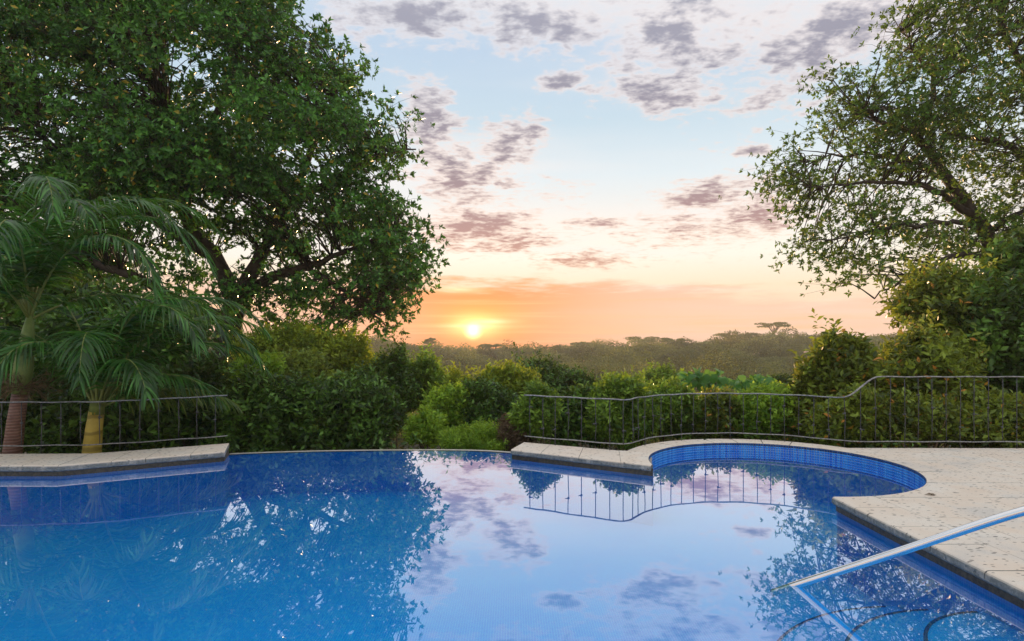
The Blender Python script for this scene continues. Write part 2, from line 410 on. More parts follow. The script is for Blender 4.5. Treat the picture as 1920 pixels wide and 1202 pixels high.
# ------------------------------------------------------------------ terrain
RX = np.array([-400, 300, 680, 800, 900, 1000, 1100, 1200, 1300, 1400, 1480, 1600, 1700, 2300], float)
RYP = np.array([628, 626, 634, 648, 656, 653, 648, 642, 642, 632, 624, 632, 632, 628], float)
def ground(x, y):
    x = np.asarray(x, float); y = np.asarray(y, float)
    px = 960+F*x/np.maximum(y, 1)
    ridge = 2-(np.interp(px, RX, RYP)-HZ)/F*330-10.0
    near = np.interp(y, [-60, 10.6, 12, 16, 30, 60, 110, 150], [-.4, -.6, -1.1, -2.2, -5.5, -10, -15, -16])
    u = np.clip((y-150)/180, 0, 1); u = u*u*(3-2*u)
    far = -16+(ridge+16)*u
    z = np.where(y < 150, near, far)
    z = np.where(y > 330, ridge-(y-330)*0.05, z)
    return z+0.25*np.sin(x*.21+1)*np.sin(y*.17)*np.clip((y-12)/20, 0, 1)
gx = np.concatenate([np.linspace(-520, -60, 16), np.linspace(-56, 56, 57), np.linspace(60, 520, 16)])
gy = np.concatenate([np.linspace(-60, 10, 6), np.linspace(10.8, 60, 42), np.linspace(64, 360, 60), np.linspace(370, 560, 8)])
GX, GY = np.meshgrid(gx, gy); GZ = ground(GX, GY)
# keep the ground below the pool shell and deck
GZ = np.where((GY < 10.9), np.minimum(GZ, -2.4), GZ)
nx_, ny_ = len(gx), len(gy)
ii, jj = np.meshgrid(np.arange(nx_-1), np.arange(ny_-1))
a_ = jj*nx_+ii
link('ground', mesh_np('ground', np.stack([GX, GY, GZ], -1).reshape(-1, 3), np.stack([a_, a_+1, a_+nx_+1, a_+nx_], -1).reshape(-1, 4), True), 'soil', kind='structure')

# ------------------------------------------------------------------ pool
BC, BR = (3.95, 8.80), 1.85                 # round bay
def bay(deg, r=BR): a = math.radians(deg); return (BC[0]+r*math.cos(a), BC[1]+r*math.sin(a))
A0, A1 = -93.0, 182.0
arc = [bay(a) for a in np.linspace(A0, A1, 90)]
T = 0.16                                    # coping top above the water
wc = [(-5.0, 10.36), (-4.3, 10.52), (-3.48, 10.64), (-2.3, 10.73), (-1.07, 10.74), (-.4, 10.64), (.12, 10.45)]
weir = [tuple(p[:2]) for p in curve_pts([(a, b, 0) for a, b in wc], 48)]
right_wall = [(3.84, 1.2), (3.84, arc[0][1])]
low_cop = [arc[-1], (0.0, 10.0)]
left_wall = [(-4.82, 9.82), (-6.72, 8.74), (-13.0, 8.74), (-13.0, 1.2), (3.84, 1.2)]
outline = [(3.84, 1.2)]+arc+[(0.0, 10.0)]+weir[::-1]+left_wall[:-1]

def poly_mesh(name, pts, z):
    bm = bmesh.new(); bm.faces.new([bm.verts.new((x, y, z)) for x, y in pts])
    bmesh.ops.triangulate(bm, faces=bm.faces[:]); bmesh.ops.recalc_face_normals(bm, faces=bm.faces[:])
    for f in bm.faces:
        if f.normal.z < 0: f.normal_flip()
    me = bpy.data.meshes.new(name); bm.to_mesh(me); bm.free(); return me
def strip(name, pts, z0, z1, mat, parent=None, kind=None, flip=False):
    v = [(x, y, z0) for x, y in pts]+[(x, y, z1) for x, y in pts]; n = len(pts)
    f = [(i, i+1, n+i+1, n+i) for i in range(n-1)]
    if flip: f = [q[::-1] for q in f]
    return link(name, mesh_np(name, v, f), mat, parent, kind)

FLOOR = -0.75
link('water', poly_mesh('water', outline, 0.0), 'water', kind='structure')
shell = link('pool_floor', poly_mesh('pool_floor', outline, FLOOR), 'mosaic', kind='structure')
closed = outline+[outline[0]]
strip('pool_wall', closed, FLOOR, -0.012, 'mosaic', kind='structure', flip=True)
def offset(pts, d):
    p = np.asarray(pts, float); t = unit(np.gradient(p, axis=0)); nrm = np.stack([-t[:, 1], t[:, 0]], -1)
    return [tuple(q) for q in p+nrm*d]
def ribbon(name, inner, outer, z0, z1, mat, parent=None, kind=None):
    n = len(inner)
    v = [(x, y, z1) for x, y in inner]+[(x, y, z1) for x, y in outer]+[(x, y, z0) for x, y in outer]
    f = [(i, i+1, n+i+1, n+i) for i in range(n-1)]+[(n+i, n+i+1, 2*n+i+1, 2*n+i) for i in range(n-1)]
    return link(name, mesh_np(name, v, f), mat, parent, kind)
# the overflow edge: a thin pale lip the water runs over, and the outer wall below it
ribbon('overflow_edge', offset(weir, 0.0), offset(weir, 0.11), -2.6, 0.004, 'lip', kind='structure')
for nm, pts in (('waterline_band', [right_wall[0], right_wall[1]]), ('waterline_band', [arc[-1], (0.0, 10.0), (.12, 10.45)]),
                ('waterline_band', [(-5.0, 10.36), (-4.82, 9.82), (-6.72, 8.74), (-13.0, 8.74), (-13.0, 1.2), (3.84, 1.2)])):
    strip(nm, pts, -0.012, T-0.055, 'band', kind='structure', flip=True)

# bay wall: rows of small proud tiles on a pale bed
bw = strip('bay_wall', [bay(a, BR+0.006) for a in np.linspace(A0, A1, 120)], -0.3, T-0.004, 'tile_pale', kind='structure', flip=True)
def tile_row(z0, z1, n, mat, name):
    vs_, fs = [], []
    da = (A1-A0)/n
    for k in range(n):
        a0, a1 = A0+k*da+da*.10, A0+(k+1)*da-da*.10
        q = [bay(a0, BR-.004), bay(a1, BR-.004)]; w = [bay(a0, BR+.006), bay(a1, BR+.006)]
        o = len(vs_)
        for (x, y) in q: vs_ += [(x, y, z0), (x, y, z1)]
        for (x, y) in w: vs_ += [(x, y, z0), (x, y, z1)]
        fs += [(o, o+1, o+3, o+2), (o, o+4, o+5, o+1), (o+2, o+3, o+7, o+6), (o+1, o+5, o+7, o+3), (o, o+2, o+6, o+4)]
    return link(name, mesh_np(name, vs_, fs), mat, bw, 'stuff')
tile_row(T-.042, T-.006, 215, 'tile_dark', 'border_tiles')
for r_ in range(6):
    z1 = T-.047-r_*.041; tile_row(z1-.036, z1, 215, 'tile', 'wall_tiles')

# curved entry steps under the water on the right
SCN = (3.84, 3.85)
for k, (r_, zt) in enumerate(((.93, -.20), (1.45, -.42), (2.0, -.64))):
    bm = bmesh.new()
    pts = [(SCN[0]-.002*k, SCN[1]-r_)]+[(SCN[0]+r_*math.cos(a), SCN[1]+r_*math.sin(a)) for a in np.linspace(1.5*PI, .5*PI, 40)][1:-1]+[(SCN[0]-.002*k, SCN[1]+r_)]
    top_ = bm.faces.new([bm.verts.new((x, y, zt)) for x, y in pts]); top_.normal_update()
    if top_.normal.z < 0: top_.normal_flip()
    e = bmesh.ops.extrude_face_region(bm, geom=[top_])
    bmesh.ops.translate(bm, verts=[q for q in e['geom'] if isinstance(q, bmesh.types.BMVert)], vec=(0, 0, FLOOR-zt-.01))
    bmesh.ops.recalc_face_normals(bm, faces=bm.faces[:])
    me = bpy.data.meshes.new('step'); bm.to_mesh(me); bm.free()
    st = link('step', me, 'mosaic', shell)
    rim = [(SCN[0]+(r_+.004)*math.cos(a), SCN[1]+(r_+.004)*math.sin(a)) for a in np.linspace(1.48*PI, .52*PI, 50)]
    rin = [(SCN[0]+(r_-.022)*math.cos(a), SCN[1]+(r_-.022)*math.sin(a)) for a in np.linspace(1.48*PI, .52*PI, 50)]
    ribbon('nosing', rin, rim, zt-.045, zt+.004, 'tile_dark', st)

# ------------------------------------------------------------------ stone coping and deck
def slab(name, pts, parent, z=T, th=0.07, bev=0.012, seg=2, mat='stone', front=None):
    bm = bmesh.new(); vs_ = [bm.verts.new((x, y, z)) for x, y in pts]
    f = bm.faces.new(vs_); f.normal_update()
    if f.normal.z < 0: f.normal_flip()
    e = bmesh.ops.extrude_face_region(bm, geom=[f])
    bmesh.ops.translate(bm, verts=[q for q in e['geom'] if isinstance(q, bmesh.types.BMVert)], vec=(0, 0, -th))
    bmesh.ops.recalc_face_normals(bm, faces=bm.faces[:])
    if front is not None:
        a, b = Vector(front[0]+(0,)), Vector(front[1]+(0,)); dv = (b-a).normalized()
        fe = []
        for ed in bm.edges:
            m_ = (ed.verts[0].co+ed.verts[1].co)/2; ev = (ed.verts[1].co-ed.verts[0].co)
            if abs(ev.z) > 1e-4: continue
            q = m_-a; q.z = 0
            if (q-dv*q.dot(dv)).length < 2e-3 and abs(ev.normalized().dot(dv)) > .99: fe.append(ed)
        tops = [ed for ed in fe if ed.verts[0].co.z > z-th/2]
        if tops: bmesh.ops.bevel(bm, geom=tops, offset=0.034, segments=4, profile=0.5, affect='EDGES')
    if bev and front is None:
        ed = [q for q in bm.edges if q.verts[0].co.z > z-1e-4 and q.verts[1].co.z > z-1e-4]
        bmesh.ops.bevel(bm, geom=ed, offset=bev, segments=seg, profile=0.5, affect='EDGES')
    me = bpy.data.meshes.new(name); bm.to_mesh(me); bm.free()
    return link(name, me, mat, parent)
def bed(name, pts, z, mat='grout', kind='structure', th=0.5, parent=None):
    bm = bmesh.new(); f = bm.faces.new([bm.verts.new((x, y, z)) for x, y in pts]); f.normal_update()
    if f.normal.z < 0: f.normal_flip()
    e = bmesh.ops.extrude_face_region(bm, geom=[f])
    bmesh.ops.translate(bm, verts=[q for q in e['geom'] if isinstance(q, bmesh.types.BMVert)], vec=(0, 0, -th))
    bmesh.ops.recalc_face_normals(bm, faces=bm.faces[:])
    bmesh.ops.triangulate(bm, faces=bm.faces[:])
    me = bpy.data.meshes.new(name); bm.to_mesh(me); bm.free(); return link(name, me, mat, parent, kind)
def lerp2(a, b, t): return (a[0]+(b[0]-a[0])*t, a[1]+(b[1]-a[1])*t)
def stone_run(parent, f0, f1, b0, b1, n, gap=0.004):
    L = math.dist(f0, f1)
    w = np.cumsum([0]+[random.uniform(.8, 1.2) for _ in range(n)]); w = w/w[-1]
    for k in range(n):
        a, b = w[k]+gap/L*(k > 0), w[k+1]-gap/L*(k < n-1)
        p = [lerp2(f0, f1, a), lerp2(f0, f1, b), lerp2(b0, b1, b), lerp2(b0, b1, a)]
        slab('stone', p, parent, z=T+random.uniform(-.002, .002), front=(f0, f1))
        # the lower lip of the bullnose, set back a little
        dx, dy = b0[0]-f0[0], b0[1]-f0[1]; q = math.hypot(dx, dy); off = (dx/q*.014, dy/q*.014)
def lower_roll(parent, pts, z=T-.078, r=.017):
    return tube('lower_moulding', [(x, y, z) for x, y in pts], r, 'stone', parent, 8)

lc = bed('left_coping', [(-13, 8.80), (-6.74, 8.80), (-4.88, 9.86), (-5.06, 10.40), (-5.10, 10.50), (-6.86, 9.56), (-13, 9.50)], T-.05, th=1.6)
KF, KB = (-6.73, 8.69), (-6.92, 9.62)
stone_run(lc, (-10.9, 8.69), KF, (-10.9, 9.55), KB, 7)
stone_run(lc, (-13, 8.69), (-10.908, 8.69), (-13, 9.55), (-10.908, 9.55), 3)
stone_run(lc, (KF[0]+.004, KF[1]+.003), (-4.79, 9.785), (KB[0]+.005, KB[1]), (-5.10, 10.58), 4)
lower_roll(lc, [(-13, 8.715), (-6.73, 8.715), (-4.80, 9.81)])
rc = bed('low_coping', [(2.06, 8.80), (.06, 10.03), (.2, 10.50), (.28, 10.62), (1.86, 9.80), (1.98, 9.66), (2.28, 9.55)], T-.05, th=1.6)
F0, F1, B0, B1 = (-.02, 9.965), (1.66, 8.955), (.22, 10.70), (1.80, 9.89)
stone_run(rc, F0, F1, B0, B1, 3)
slab('stone', [(1.664, 8.952), (2.06, 8.715)]+[bay(a, BR+.004) for a in np.linspace(181, 152, 14)]+[bay(152, 2.28), (1.804, 9.888)], rc, front=((1.664, 8.952), (2.06, 8.715)))
lower_roll(rc, [(0.01, 9.98), (2.07, 8.735)])

deck = bed('deck', [(3.90, 1.0), (12, 1.0), (12, 10.08)]+[bay(a, 2.22) for a in np.linspace(36, 150, 40)]+[bay(a, BR+.02) for a in np.linspace(150, -88, 80)], T-.018, th=1.6)
RIN, ROUT = BR+.004, 2.28
na = 8; ang = np.linspace(151.6, 45.6, na+1)
for k in range(na):
    a0, a1 = ang[k]-.12, ang[k+1]+.12
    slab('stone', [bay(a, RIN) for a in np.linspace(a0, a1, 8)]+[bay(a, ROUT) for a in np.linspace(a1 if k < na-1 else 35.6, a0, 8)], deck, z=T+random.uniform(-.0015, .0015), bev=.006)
# tip where the bay meets the straight side
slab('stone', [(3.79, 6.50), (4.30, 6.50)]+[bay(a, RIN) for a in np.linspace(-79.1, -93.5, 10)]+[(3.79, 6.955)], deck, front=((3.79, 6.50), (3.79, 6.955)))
stone_run(deck, (3.79, 1.2), (3.79, 6.493), (4.30, 1.2), (4.30, 6.493), 9)
lower_roll(deck, [(3.815, 1.2), (3.815, 6.95)])
# paving slabs, cut round the bay
def cut_circle(rect, c, R):
    (x0, y0), (x1, y1) = rect; pts = []
    for (ax, ay), (bx, by) in (((x0, y0), (x1, y0)), ((x1, y0), (x1, y1)), ((x1, y1), (x0, y1)), ((x0, y1), (x0, y0))):
        n = max(2, int(math.hypot(bx-ax, by-ay)/.01))
        pts += [(ax+(bx-ax)*i/n, ay+(by-ay)*i/n) for i in range(n)]
    ins = [math.dist(p, c) < R for p in pts]
    if all(ins): return None
    corners = {(x0, y0), (x1, y0), (x1, y1), (x0, y1)}
    if not any(ins): return [(x0, y0), (x1, y0), (x1, y1), (x0, y1)]
    s = next(i for i in range(len(pts)) if not ins[i] and ins[i-1])
    pts = pts[s:]+pts[:s]; ins = ins[s:]+ins[:s]
    out = []; i = 0
    while i < len(pts):
        if not ins[i]:
            nxt = ins[(i+1) % len(pts)]; prv = ins[i-1]
            if nxt or prv or any(math.dist(pts[i], q) < 1e-6 for q in corners): out.append(pts[i])
            i += 1
        else:
            j = i
            while j < len(pts) and ins[j]: j += 1
            p, q = pts[i-1], pts[j % len(pts)]
            a = math.atan2(p[1]-c[1], p[0]-c[0]); b = math.atan2(q[1]-c[1], q[0]-c[0])
            dd = (b-a+PI) % (2*PI)-PI
            out += [(c[0]+R*math.cos(a+dd*t), c[1]+R*math.sin(a+dd*t)) for t in np.linspace(0, 1, 10)[1:-1]]
            i = j
    return out if len(out) >= 3 else None
y = 1.2; row = 0
rows = [.78, .62, .80, .66, .74, .70, .62, .80, .72, .66, .78, .64, .78]
for hgt in rows:
    y1 = min(y+hgt, 10.12); x = 4.306-(0 if row % 2 else .45)
    while x < 12:
        w_ = random.uniform(.85, 1.35); xa, xb = max(x, 4.306), min(x+w_, 12)
        if xb-xa > .1:
            p = cut_circle(((xa+.003, y+.003), (xb-.003, y1-.003)), BC, RIN)
            if p:
                # area test keeps slivers out
                ar = abs(sum(p[i-1][0]*p[i][1]-p[i][0]*p[i-1][1] for i in range(len(p))))/2
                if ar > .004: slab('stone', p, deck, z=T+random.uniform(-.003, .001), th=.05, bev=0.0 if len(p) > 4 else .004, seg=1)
        x += w_
    y = y1; row += 1
    if y >= 10.11: break
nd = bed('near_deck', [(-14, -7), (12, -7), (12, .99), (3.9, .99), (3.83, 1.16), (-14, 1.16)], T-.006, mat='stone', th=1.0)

# ------------------------------------------------------------------ iron railings
def path_point(pts, s):
    p = np.asarray(pts, float); d = np.linalg.norm(np.diff(p, axis=0), axis=1); c = np.concatenate([[0], np.cumsum(d)])
    s = min(max(s, 0), c[-1]); i = min(np.searchsorted(c, s, 'right')-1, len(d)-1)
    u = (s-c[i])/d[i]; return p[i]*(1-u)+p[i+1]*u, c[-1]
def railing(label, plan, top_z, bot_z, spacing, start, loc, foot_every=4, foot_z=T):
    root = thing('railing', label, 'railing', loc)
    _, total = path_point(plan, 0)
    ss = np.arange(0, total+.03, .06)
    tp = [np.append(path_point(plan, s)[0], top_z(s)+.004*math.sin(s*9)) for s in ss]
    bp = [np.append(path_point(plan, s)[0], bot_z(s)+.004*math.sin(s*7+1)) for s in ss]
    def flat(name, pts, w, h):                 # flat bar
        v, f = tube_arrays(pts, 1.0, 8)
        v = v.reshape(-1, 3); n = len(pts)
        c = np.repeat(np.asarray(pts), 8, 0)
        d = v[:n*8]-c; d[:, :2] *= w; d[:, 2] *= h
        v[:n*8] = c+d; return link(name, local(mesh_np(name, v, f, True), loc), 'iron_highlit', root)
    flat('top_rail', tp, .019, .012)
    flat('bottom_rail', bp, .014, .010)
    k = 0; s = start
    knot_me = None
    while s < total-.02:
        q, _ = path_point(plan, s); z0, z1 = bot_z(s), top_z(s)
        foot = (k % foot_every == 2)
        if foot: z0 = foot_z-.01
        kz = bot_z(s)+(z1-bot_z(s))*random.choice((.22, .3, .42, .52, .63, .72)); bend = random.uniform(-.016, .016)
        pts = [(q[0], q[1], z0), (q[0]+bend*.4, q[1], (z0+kz)/2), (q[0]+bend, q[1], kz-.02), (q[0]+bend*.3, q[1], kz+.02), (q[0]+random.uniform(-.006, .006), q[1], (kz+z1)/2), (q[0], q[1], z1)]
        b = tube('baluster', pts, .0075, 'iron', root, 6, loc=loc)
        # a forged bud with a leaf tip turned out from the bar
        sd = random.choice((-1, 1))
        kv, kf = join_np([tube_arrays([(q[0]+bend*.6, q[1], kz-.022), (q[0]+bend*.6, q[1], kz-.008), (q[0]+bend*.6, q[1], kz+.010), (q[0]+bend*.6, q[1], kz+.022)], [.010, .019, .019, .010], 6),
                          tube_arrays([(q[0]+bend*.6, q[1], kz), (q[0]+sd*.026, q[1]-.018, kz+.006), (q[0]+sd*.045, q[1]-.026, kz-.004), (q[0]+sd*.052, q[1]-.028, kz+.010)], [.010, .009, .007, .003], 5)])
        link('bud', local(mesh_np('bud', kv, kf, True), loc), 'iron', b)
        s += spacing*random.uniform(.94, 1.06); k += 1
    return root
ring_out = [bay(a, 2.24) for a in np.linspace(150, 40, 34)]
rp = [(0.22, 10.66), (.62, 10.46), (1.2, 10.15), (1.86, 9.83)]+ring_out+[(5.85, 10.12), (6.3, 10.10), (8.0, 10.08), (11.6, 10.06)]
sh, tot = 0, 0
def s_of_x(plan, x):
    _, L = path_point(plan, 0)
    for s in np.arange(0, L, .02):
        if path_point(plan, s)[0][0] >= x: return s
    return L
s_up0, s_up1 = s_of_x(rp, 5.72), s_of_x(rp, 6.30)
def rtop(s):
    u = min(max((s-s_up0)/(s_up1-s_up0), 0), 1); u = u*u*(3-2*u); return 1.02+.37*u
railing('black wrought iron railing with wavy rails that curves round the bay at the stone deck', rp, rtop, lambda s: .275, .245, .12, (1.9, 9.85, T))
lp = [(-13, 9.56), (-8.3, 9.58), (-6.95, 9.70), (-6.6, 9.82), (-5.14, 10.60)]
railing('black wrought iron railing in front of the palms at left', lp, lambda s: 1.02+.02*math.sin(s*.8), lambda s: .29, .29, .1, (-6.95, 9.70, T))

# ------------------------------------------------------------------ steel handrail into the pool
hr = thing('handrail', 'polished steel tube handrail sloping down into the pool water at right', 'handrail', (4.30, 2.92, T))
hpts = curve_pts([(4.30, 2.92, T-.02), (4.30, 2.92, .80), (4.24, 2.98, 1.18), (4.04, 3.16, 1.36), (3.72, 3.47, 1.16), (3.32, 3.85, .875), (2.82, 4.33, .435), (2.32, 4.81, 0.0), (2.19, 4.935, -.115)], 100)
tube('tube', hpts, .030, 'steel', hr, 20, loc=(4.30, 2.92, T))
tube('floor_flange', [(4.30, 2.92, T-.005), (4.30, 2.92, T+.02)], .05, 'steel', hr, 20, loc=(4.30, 2.92, T))

# a dead leaf lying by the bay
fl = mesh_np('fallen_leaf', *leaf_arrays(np.array([(4.93, 7.02, T+.006), (5.00, 7.00, T+.006)]), np.array([(1, -.25, .12), (.8, .5, .1)]), np.array([(0, 0, 1.), (0, .2, 1)]), [.13, .09], [.05, .04], .2, .05))
tag(link('fallen_leaf', fl, 'brown_leaf'), 'small dead brown leaf lying on the deck at the right rim of the bay', 'leaf')

# ------------------------------------------------------------------ trees
def rosettes(C, A, nleaf, L, W_, spread=(0.3, 1.25), fold=.14, droop=.18):
    """whorls of leaves at twig tips C with axes A"""
    n = len(C); N = n*nleaf
    Cr = np.repeat(C, nleaf, 0); Ar = unit(np.repeat(A, nleaf, 0))
    ref = np.where(np.abs(Ar[:, 2:3]) > .9, np.array([[1., 0, 0]]), np.array([[0, 0, 1.]]))
    e1 = unit(np.cross(Ar, ref)); e2 = np.cross(Ar, e1)
    ph = np.tile(np.arange(nleaf)/nleaf*2*PI, n)+np.repeat(rng.uniform(0, 6.28, n), nleaf)+rng.normal(0, .35, N)
    ti = rng.uniform(spread[0], spread[1], N)
    R = e1*np.cos(ph)[:, None]+e2*np.sin(ph)[:, None]
    D = Ar*np.cos(ti)[:, None]+R*np.sin(ti)[:, None]
    D[:, 2] -= .18*rng.random(N)
    U = Ar*np.sin(ti)[:, None]-R*np.cos(ti)[:, None]; U = U+rng.normal(0, .25, (N, 3))
    Ls = L*rng.uniform(.65, 1.2, N)
    P = Cr-Ar*(rng.random(N)*L*.5)[:, None]+D*L*.06
    return leaf_arrays(P, D, U, Ls, Ls*W_/L*rng.uniform(.85, 1.15, N), fold, droop)

def lobes_points(lobes, n, inner=.5):
    """points in the outer part of a union of ellipsoids, with outward directions"""
    vol = np.array([r[0]*r[1]*r[2] for c, r in lobes])**.75; vol /= vol.sum()
    pts, dirs = [], []
    while len(pts) < n:
        k = rng.choice(len(lobes), p=vol); c, r = (np.asarray(q, float) for q in lobes[k])
        d = rand_dir(1)[0]; rad = inner+(1-inner)*rng.random()**.7
        wob = 1+.13*math.sin(d[0]*5+k)+.10*math.sin(d[2]*7+d[1]*4+2*k)
        p = c+d*r*rad*wob
        deep = min(np.linalg.norm((p-np.asarray(c2))/np.asarray(r2)) for c2, r2 in lobes)
        if deep < inner*.8 and rng.random() < .7: continue
        pts.append(p); dirs.append(d)
    return np.array(pts), np.array(dirs)

def make_tree(name, label, base, limbs, lobes, nclump, per, nleaf, L, W_, leafmat, clump_r=.7, inner=.5, trunk=None, cut=None, twig_r=.022):
    root = thing(name, label, 'tree', base)
    tube('trunk', curve_pts(trunk[0], 14), np.interp(np.linspace(0, 1, 14), np.linspace(0, 1, len(trunk[1])), trunk[1]), 'bark', root, 12, loc=base)
    samples, srad = [], []
    for ctrl, rr in limbs:
        p = curve_pts(ctrl, 16); rad = np.interp(np.linspace(0, 1, 16), np.linspace(0, 1, len(rr)), rr)
        p[1:-1] += rng.normal(0, .05, (14, 3))
        tube('branch', p, rad, 'bark', root, 8, loc=base); samples.append(p); srad.append(rad)
    samples = np.concatenate(samples)
    C, Dv = lobes_points(lobes, nclump//7, inner)
    C = np.repeat(C, 7, 0); Dv = np.repeat(Dv, 7, 0)
    C = C+rng.normal(0, 1, C.shape)*np.array((.68, .68, .36))
    deep = np.min([np.linalg.norm((C-np.asarray(c2))/np.asarray(r2), axis=1) for c2, r2 in lobes], axis=0)
    k = deep < 1.0+.10*rng.random(len(C)); C, Dv = C[k], Dv[k]
    # twigs run from the nearest limb to each clump
    tw = []; tips, axes = [], []
    for c, d in zip(C, Dv):
        dist = np.linalg.norm(samples-c, axis=1)+rng.random(len(samples))*.8
        s = samples[np.argmin(dist)]
        mid = (s+c)/2+np.array((0, 0, .10*np.linalg.norm(c-s)))+rng.normal(0, .15, 3)
        pts = curve_pts([s, mid, c], 5)
        if np.linalg.norm(c-s) < 9: tw.append(tube_arrays(pts, np.linspace(twig_r*1.5, twig_r*.35, 5), 4))
        ax = unit(d+np.array((0, 0, .25))+.5*unit(c-s))
        q = c+rng.normal(0, 1, (per, 3))*clump_r*np.array((1, 1, .55))
        # each clump hangs its tips in a loose flattened spray
        tips.append(q); axes.append(unit(ax[None]*.8+unit(q-c)*.7+rng.normal(0, .25, (per, 3))))
        for e in q[::2]: tw.append(tube_arrays([c-(c-s)*.06, (c+e)/2, e], [twig_r*.35, twig_r*.28, twig_r*.18], 3))
    v, f = join_np(tw); link('twigs', local(mesh_np('twigs', v, f), base), 'bark', root, 'stuff')
    v, f = rosettes(np.concatenate(tips), np.concatenate(axes), nleaf, L, W_)
    link('crown', local(mesh_np('crown', v, f), base), leafmat, root, 'stuff')
    return root

def lob(px, py, d, rx, ry, rd):
    return (at(px, py, d), (rx/F*d, rd, ry/F*d))
# great dark tree on the left
LD = 26.0
base = at(425, 640, LD); base[2] = float(ground(base[0], base[1]))
tr = [base, at(425, 700, LD), at(430, 610, LD), at(445, 565, LD)]
limbs = [([at(445, 565, LD), at(500, 525, LD-.5), at(570, 500, LD-1), at(650, 470, LD-1), at(740, 430, LD)], [.30, .24, .16, .10, .04]),
         ([at(445, 565, LD), at(490, 480, LD), at(540, 380, LD+.5), at(590, 270, LD), at(640, 150, LD)], [.36, .30, .22, .14, .05]),
         ([at(445, 570, LD), at(400, 480, LD), at(345, 400, LD), at(320, 280, LD-1), at(290, 120, LD)], [.40, .34, .26, .18, .06]),
         ([at(345, 400, LD), at(370, 290, LD+1), at(430, 160, LD+1), at(470, 20, LD)], [.24, .20, .14, .05]),
         ([at(400, 480, LD), at(300, 420, LD+1), at(180, 330, LD), at(60, 240, LD)], [.26, .2, .14, .06]),
         ([at(540, 380, LD+.5), at(640, 330, LD), at(720, 290, LD), at(780, 280, LD)], [.18, .14, .08, .03]),
         ([at(430, 600, LD), at(330, 560, LD-1), at(200, 500, LD-2), at(40, 470, LD-1)], [.28, .22, .16, .07]),
         ([at(570, 500, LD-1), at(620, 530, LD-1.5), at(670, 560, LD-1.5), at(700, 590, LD-1)], [.12, .09, .06, .03])]
lobes = [lob(566, 300, LD, 205, 225, 5.0), lob(640, 470, LD-.5, 165, 120, 4.0), lob(330, 150, LD, 300, 260, 5.5), lob(515, 90, LD, 140, 130, 4.5),
         lob(60, 200, LD-.5, 260, 280, 5.5), lob(250, 400, LD, 230, 150, 4.5), lob(20, 470, LD-1, 180, 150, 4.5), lob(330, -120, LD, 320, 180, 5.5),
         lob(690, 400, LD, 110, 130, 3.2), lob(520, 560, LD-.5, 110, 70, 2.6), lob(620, 590, LD-1, 65, 62, 1.6), lob(735, 530, LD-1, 75, 85, 2.2), lob(655, 612, LD-1, 46, 44, 1.2), lob(560, 610, LD-1, 50, 46, 1.3), lob(740, 585, LD-1, 36, 40, 1.0), lob(40, -100, LD, 260, 200, 5), lob(330, 330, LD-4, 150, 120, 2.6), lob(180, 250, LD-4.5, 170, 130, 2.6), lob(520, 230, LD-4.5, 160, 130, 2.6), lob(380, 90, LD-5, 170, 110, 2.6)]
make_tree('broadleaf_tree', 'huge dark green broadleaf tree with thick forking limbs filling the upper left', base, limbs, lobes, 3300, 10, 7, .22, .11, 'tree_leaf',
          clump_r=.42, inner=.45, trunk=(tr, [.75, .62, .55, .48]))
# open tree on the right
RD = 24.0
base = at(1880, 640, RD); base[2] = float(ground(base[0], base[1]))
tr = [base, at(1885, 650, RD), at(1876, 540, RD), at(1864, 474, RD)]
limbs = [([at(1864, 474, RD), at(1844, 429, RD), at(1809, 374, RD), at(1764, 314, RD), at(1724, 259, RD), at(1679, 234, RD), at(1620, 215, RD-.5)], [.30, .27, .23, .19, .15, .08, .03]),
         ([at(1724, 259, RD), at(1745, 200, RD), at(1749, 150, RD), at(1725, 110, RD), at(1690, 60, RD)], [.13, .11, .09, .06, .03]),
         ([at(1835, 415, RD), at(1785, 375, RD-.5), at(1735, 350, RD-1), at(1680, 344, RD-1), at(1590, 344, RD-1), at(1520, 350, RD-1)], [.17, .14, .11, .08, .05, .02]),
         ([at(1870, 480, RD), at(1960, 400, RD+1), at(1930, 300, RD+1), at(1860, 265, RD), at(1769, 250, RD)], [.22, .2, .15, .1, .04]),
         ([at(1960, 400, RD+1), at(1960, 230, RD), at(1900, 90, RD), at(1840, -40, RD)], [.2, .16, .11, .05]),
         ([at(1844, 429, RD), at(1800, 415, RD-1), at(1750, 420, RD-1.5), at(1660, 430, RD-2), at(1560, 450, RD-2)], [.12, .10, .08, .05, .02]),
         ([at(1850, 440, RD), at(1920, 395, RD-1), at(1990, 385, RD-1)], [.12, .09, .05]),
         ([at(1790, 345, RD), at(1700, 300, RD), at(1600, 290, RD), at(1510, 300, RD)], [.10, .08, .05, .02]),
         ([at(1862, 480, RD), at(1790, 480, RD-1.5), at(1700, 520, RD-2), at(1640, 560, RD-2)], [.12, .09, .06, .02])]
lobes = [lob(1610, 330, RD, 165, 150, 4.2), lob(1690, 200, RD, 150, 130, 4.0), lob(1790, 70, RD, 140, 130, 4.0), lob(1880, 200, RD, 160, 220, 4.5),
         lob(1600, 440, RD-.5, 125, 90, 3.2), lob(1700, 520, RD-1, 145, 100, 3.2), lob(1900, 420, RD, 130, 130, 4), lob(2060, 220, RD, 170, 280, 5), lob(1500, 340, RD, 62, 80, 2.2),
         lob(1860, -60, RD, 160, 130, 4), lob(1575, 190, RD, 70, 55, 2.2)]
make_tree('broadleaf_tree', 'tall open tree with leaning bare limbs and airy leaves at the right edge', base, limbs, lobes, 1250, 9, 6, .19, .085, 'tree_leaf_r',
          clump_r=.50, inner=.35, trunk=(tr, [.5, .42, .36, .31]), twig_r=.02)

